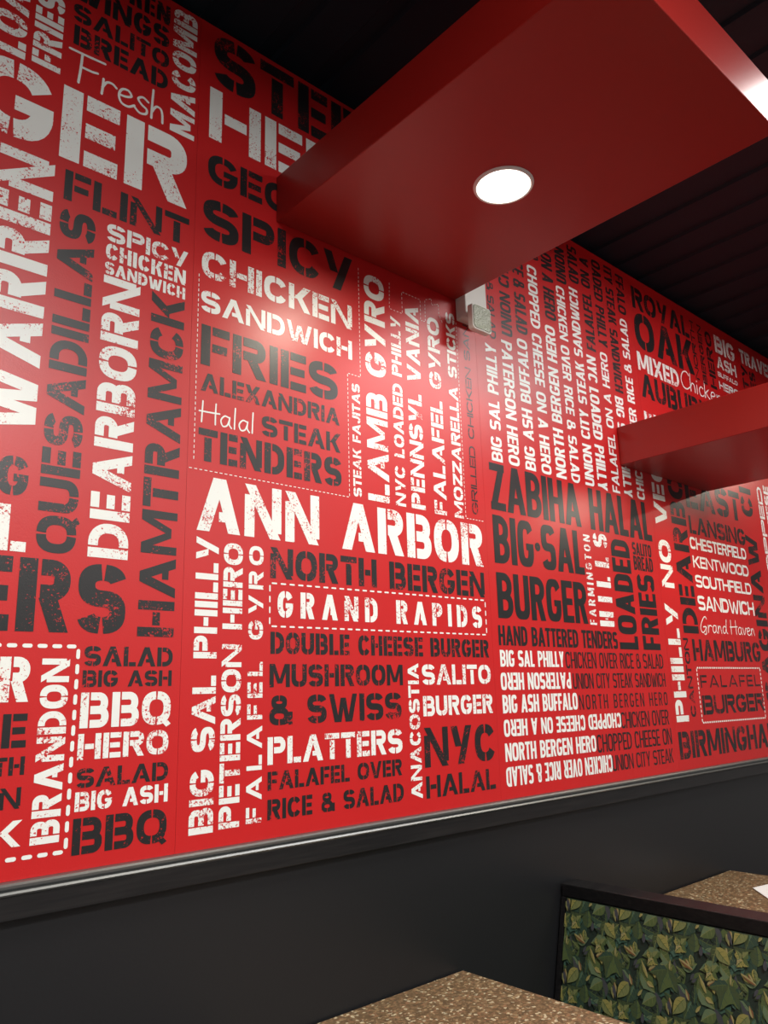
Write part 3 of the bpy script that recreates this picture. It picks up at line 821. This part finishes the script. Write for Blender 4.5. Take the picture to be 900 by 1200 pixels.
def rrect(cx, cz, hw, hh, r, n=6):
    out = []
    for (sx, sz, a0) in ((1, 1, 0), (-1, 1, 90), (-1, -1, 180), (1, -1, 270)):
        for i in range(n+1):
            an = math.radians(a0 + 90*i/n)
            out.append((cx+sx*(hw-r)+r*math.cos(an), cz+sz*(hh-r)+r*math.sin(an)))
    return out
hd = MB(); hd.prism(rrect(2.027, 2.864, 0.051, 0.050, 0.014), 'y', 1.694, 1.718)
hd.build('lamp_head', mat_white_plastic, t, bevel=0.003)
le = MB(); le.prism(rrect(2.027, 2.864, 0.0455, 0.0445, 0.012), 'y', 1.6915, 1.6945)
le.build('lens', mat_lens, t)


# ------------------------------------------------------------------ tables
def table(x0, x1, y0, y1, z, label):
    t = thing('dining_table', ((x0+x1)/2, (y0+y1)/2, 0), label, 'table', 'brown speckled booth tables')
    tp = MB(); tp.box(x0, y0, z-0.032, x1, y1, z)
    tp.build('table_top', mat_granite, t, bevel=0.003)
    cx, cy = (x0+x1)/2, (y0+y1)/2
    p = MB(); p.lathe([(0.0001, z-0.033), (0.14, z-0.033), (0.14, z-0.042), (0.038, z-0.05), (0.038, 0.06), (0.0001, 0.06)], (cx, cy, 0), 32)
    p.build('pedestal', mat_blackmetal, t, smooth=False)
    bs = MB()
    for an in (0, 90):
        c_ = (0.28, 0.035) if an == 0 else (0.035, 0.28)
        bs.box(cx-c_[0], cy-c_[1], 0.0, cx+c_[0], cy+c_[1], 0.035 if an == 0 else 0.034)
    bs.lathe([(0.0001, 0.059), (0.05, 0.059), (0.07, 0.03), (0.0001, 0.03)], (cx, cy, 0), 24)
    bs.build('base', mat_blackmetal, t)
    return t
table(1.115, 1.878, 0.58, YW-0.004, 0.75, 'brown speckled table against the dark wall, in front of the booth seat')
table(2.86, 3.60, 0.58, YW-0.004, 0.762, 'brown speckled table behind the booth seat with white paper on it')
pp = thing('menu_card', (3.4, 1.40, 0.762), 'white paper card with dark red edge lying on the far table', 'menu')
k = MB()
ang = math.radians(0)
k.prism([(3.335, 1.572), (3.19, 1.44), (3.30, 1.30), (3.56, 1.53)][::-1], 'z', 0.7622, 0.7640)
k.build('card_back', mat_paper_edge, pp)
k = MB(); k.prism([(3.335, 1.572), (3.19, 1.44), (3.30, 1.30), (3.56, 1.53)][::-1], 'z', 0.7641, 0.7665)
k.build('paper_sheet', mat_paper, pp)

# ------------------------------------------------------------------ booth seat with leaf-print upholstery
bt = thing('booth_seat', (2.25, 1.2, 0), 'booth seat with leaf print back in a black wooden frame', 'booth')
Y0, Y1 = 0.50, YW-0.003
m_ = MB(); m_.box(2.384, Y0, 0.866, 2.474, Y1, 0.907)
m_.build('top_rail', mat_wood, bt, bevel=0.003)
m_ = MB(); m_.prism([(2.40, 0.05), (2.47, 0.05), (2.47, 0.865), (2.40, 0.865)], 'y', Y0, Y1)
m_.build('back_panel', mat_wood, bt)
SL = 0.225
def xf(z): return 2.388 - (0.866-z)*SL            # face of the sloping back
for (a_, b_) in ((Y1-0.016, Y1), (Y0, Y0+0.016)):
    m_ = MB(); m_.prism([(xf(.45)-.02, 0.45), (2.399, 0.45), (2.399, 0.865), (xf(.865)-.006, 0.865)], 'y', a_, b_)
    m_.build('side_stile', mat_wood, bt)

LEAF_COLS = [(0.014, 0.027, 0.019), (0.075, 0.11, 0.035), (0.048, 0.072, 0.028), (0.25, 0.23, 0.065), (0.30, 0.26, 0.11), (0.050, 0.115, 0.082),
             (0.028, 0.060, 0.038), (0.16, 0.18, 0.065), (0.050, 0.054, 0.062), (0.18, 0.085, 0.036), (0.11, 0.165, 0.085)]
leaf_mats = [plain('leaf_print_%s' % n_, c_, 0.55, bscale=900, bstr=0.25) for n_, c_ in
             zip(('ground', 'green', 'moss', 'olive', 'straw', 'teal', 'forest', 'lime', 'slate', 'rust', 'sage'), LEAF_COLS)]
up_ = MB()
PY0, PY1, PZ0, PZ1 = Y0+0.018, Y1-0.018, 0.47, 0.864
up_.prism([(xf(PZ0), PZ0), (2.399, PZ0), (2.399, PZ1), (xf(PZ1), PZ1)], 'y', PY0, PY1)
def clip(poly, axis, lim, sign):
    out = []
    for i in range(len(poly)):
        a, b = poly[i], poly[(i+1) % len(poly)]
        ia, ib = sign*(a[axis]-lim) >= 0, sign*(b[axis]-lim) >= 0
        if ia: out.append(a)
        if ia != ib:
            t_ = (lim-a[axis])/(b[axis]-a[axis])
            out.append((a[0]+(b[0]-a[0])*t_, a[1]+(b[1]-a[1])*t_))
    return out
layer = [0]
def leaf_poly(pts, mi):
    for ax, lim, sg in ((0, PY0+.001, 1), (0, PY1-.001, -1), (1, PZ0+.001, 1), (1, PZ1-.001, -1)):
        pts = clip(pts, ax, lim, sg)
        if len(pts) < 3: return
    up_.poly([(xf(v)-0.0002-layer[0]*0.00006, u, v) for (u, v) in pts], mi)
def leaf(u, v, ln, wd, ang, ca, cb, rib, lob):
    ca_, sa_ = math.cos(ang), math.sin(ang)
    def tr(a, b): return (u + a*ca_ - b*sa_, v + a*sa_ + b*ca_)
    prof = []
    for i in range(9):
        t_ = i/8
        wv = math.sin(math.pi*t_**0.75)*(1+lob*math.sin(t_*math.pi*5))
        prof.append((t_*ln, wv*wd/2))
    mid = [(t_*ln, 0.06*wd*math.sin(math.pi*t_)) for t_ in [i/8 for i in range(9)]]
    for i in range(8):
        leaf_poly([tr(*mid[i]), tr(*mid[i+1]), tr(*prof[i+1]), tr(*prof[i])], ca)
        leaf_poly([tr(*mid[i+1]), tr(*mid[i]), tr(prof[i][0], -prof[i][1]), tr(prof[i+1][0], -prof[i+1][1])], cb)
    layer[0] += 1
    if rib is not None:
        for i in range(1, 8):
            h = .0010
            leaf_poly([tr(mid[i][0], mid[i][1]-h), tr(mid[i+1][0] if i < 8 else ln, mid[i+1][1]-h), tr(mid[i+1][0], mid[i+1][1]+h), tr(mid[i][0], mid[i][1]+h)], rib)
        for i in (2, 4, 6):
            for s_ in (1, -1):
                p = mid[i]; e = (p[0]+ln*.13, s_*prof[min(8, i+1)][1]*.75)
                leaf_poly([tr(p[0], p[1]), tr(p[0]+.0016, p[1]), tr(e[0]+.0004, e[1]), tr(e[0]-.0004, e[1])], rib)
        layer[0] += 1
rnd = random.Random(11)
TU, TV = 0.185, 0.21                                # repeat of the print
motif = []
for i in range(64):
    big = i > 30
    pal = rnd.choice([(1, 2, 6), (5, 6, 0), (2, 6, 0), (8, 0, None), (10, 5, 7), (6, 2, 1), (0, 6, None)]) if not big else \
          rnd.choice([(3, 7, 2), (1, 2, 7), (5, 10, 6), (7, 1, 2), (2, 6, 1), (8, 0, 2), (2, 6, 7), (6, 0, 1), (10, 1, 7), (5, 6, 10)])
    ln = rnd.uniform(.04, .075) if not big else rnd.uniform(.032, .068)
    motif.append((rnd.uniform(0, TU), rnd.uniform(0, TV), ln, ln*rnd.uniform(.4, .75), rnd.uniform(0, 6.28), *pal, rnd.uniform(.0, .22)))
for i in range(18):
    motif.append((rnd.uniform(0, TU), rnd.uniform(0, TV), rnd.uniform(.018, .034), rnd.uniform(.008, .014), rnd.uniform(0, 6.28), *rnd.choice([(4, 3, None), (9, 4, None), (7, 4, None), (8, 8, None)]), .1))
# the print's recurring olive leaf, lobed dark leaf, straw flower and pale stem
for (u_, v_, ln, wd, an, ca, cb, rb, lb) in ((.045, .10, .062, .036, -.9, 3, 7, 1, .0), (.135, .035, .055, .034, -2.4, 7, 3, 1, .05),
        (.10, .16, .070, .046, -1.2, 2, 1, 6, .22), (.10, .16, .062, .034, -2.1, 1, 2, 6, .2), (.10, .16, .060, .034, -.3, 6, 2, 1, .2),
        (.165, .125, .05, .010, 1.1, 4, 3, None, .1), (.02, .175, .045, .009, .4, 4, 9, None, .1)):
    motif.append((u_, v_, ln, wd, an, ca, cb, rb, lb))
for (fu, fv) in ((.06, .02), (.15, .18)):
    for q_ in range(6):
        motif.append((fu+.004*math.sin(q_*2.1), fv+.003*math.cos(q_*3.3), .022+.005*((q_*7) % 4)/3, .019, q_*1.05+.3+.25*math.sin(q_*5), (3, 7, 1, 3, 10, 4)[q_], (7, 3, 7, 1, 3, 3)[q_], 1 if q_ % 2 else None, .16))
for mi_, mo in enumerate(motif):
    layer[0] = mi_*2
    iu = int((PY0)/TU)-1
    while iu*TU < PY1+TU:
        for iv in range(1, 6):
            layer[0] = mi_*2
            leaf(iu*TU+mo[0], iv*TV+mo[1]-.06, *mo[2:])
        iu += 1
up_.build('upholstery', leaf_mats, bt)
sc_ = MB(); sc_.prism([(1.90, 0.36), (2.28, 0.36), (2.28, 0.455), (2.26, 0.468), (1.92, 0.468), (1.90, 0.45)], 'y', Y0+0.01, Y1-0.002)
sc_.build('seat_cushion', mat_vinyl_seat, bt, bevel=0.008)
sb = MB(); sb.box(1.95, Y0+0.005, 0.0, 2.399, Y1-0.002, 0.359)
sb.build('plinth', mat_wood, bt)
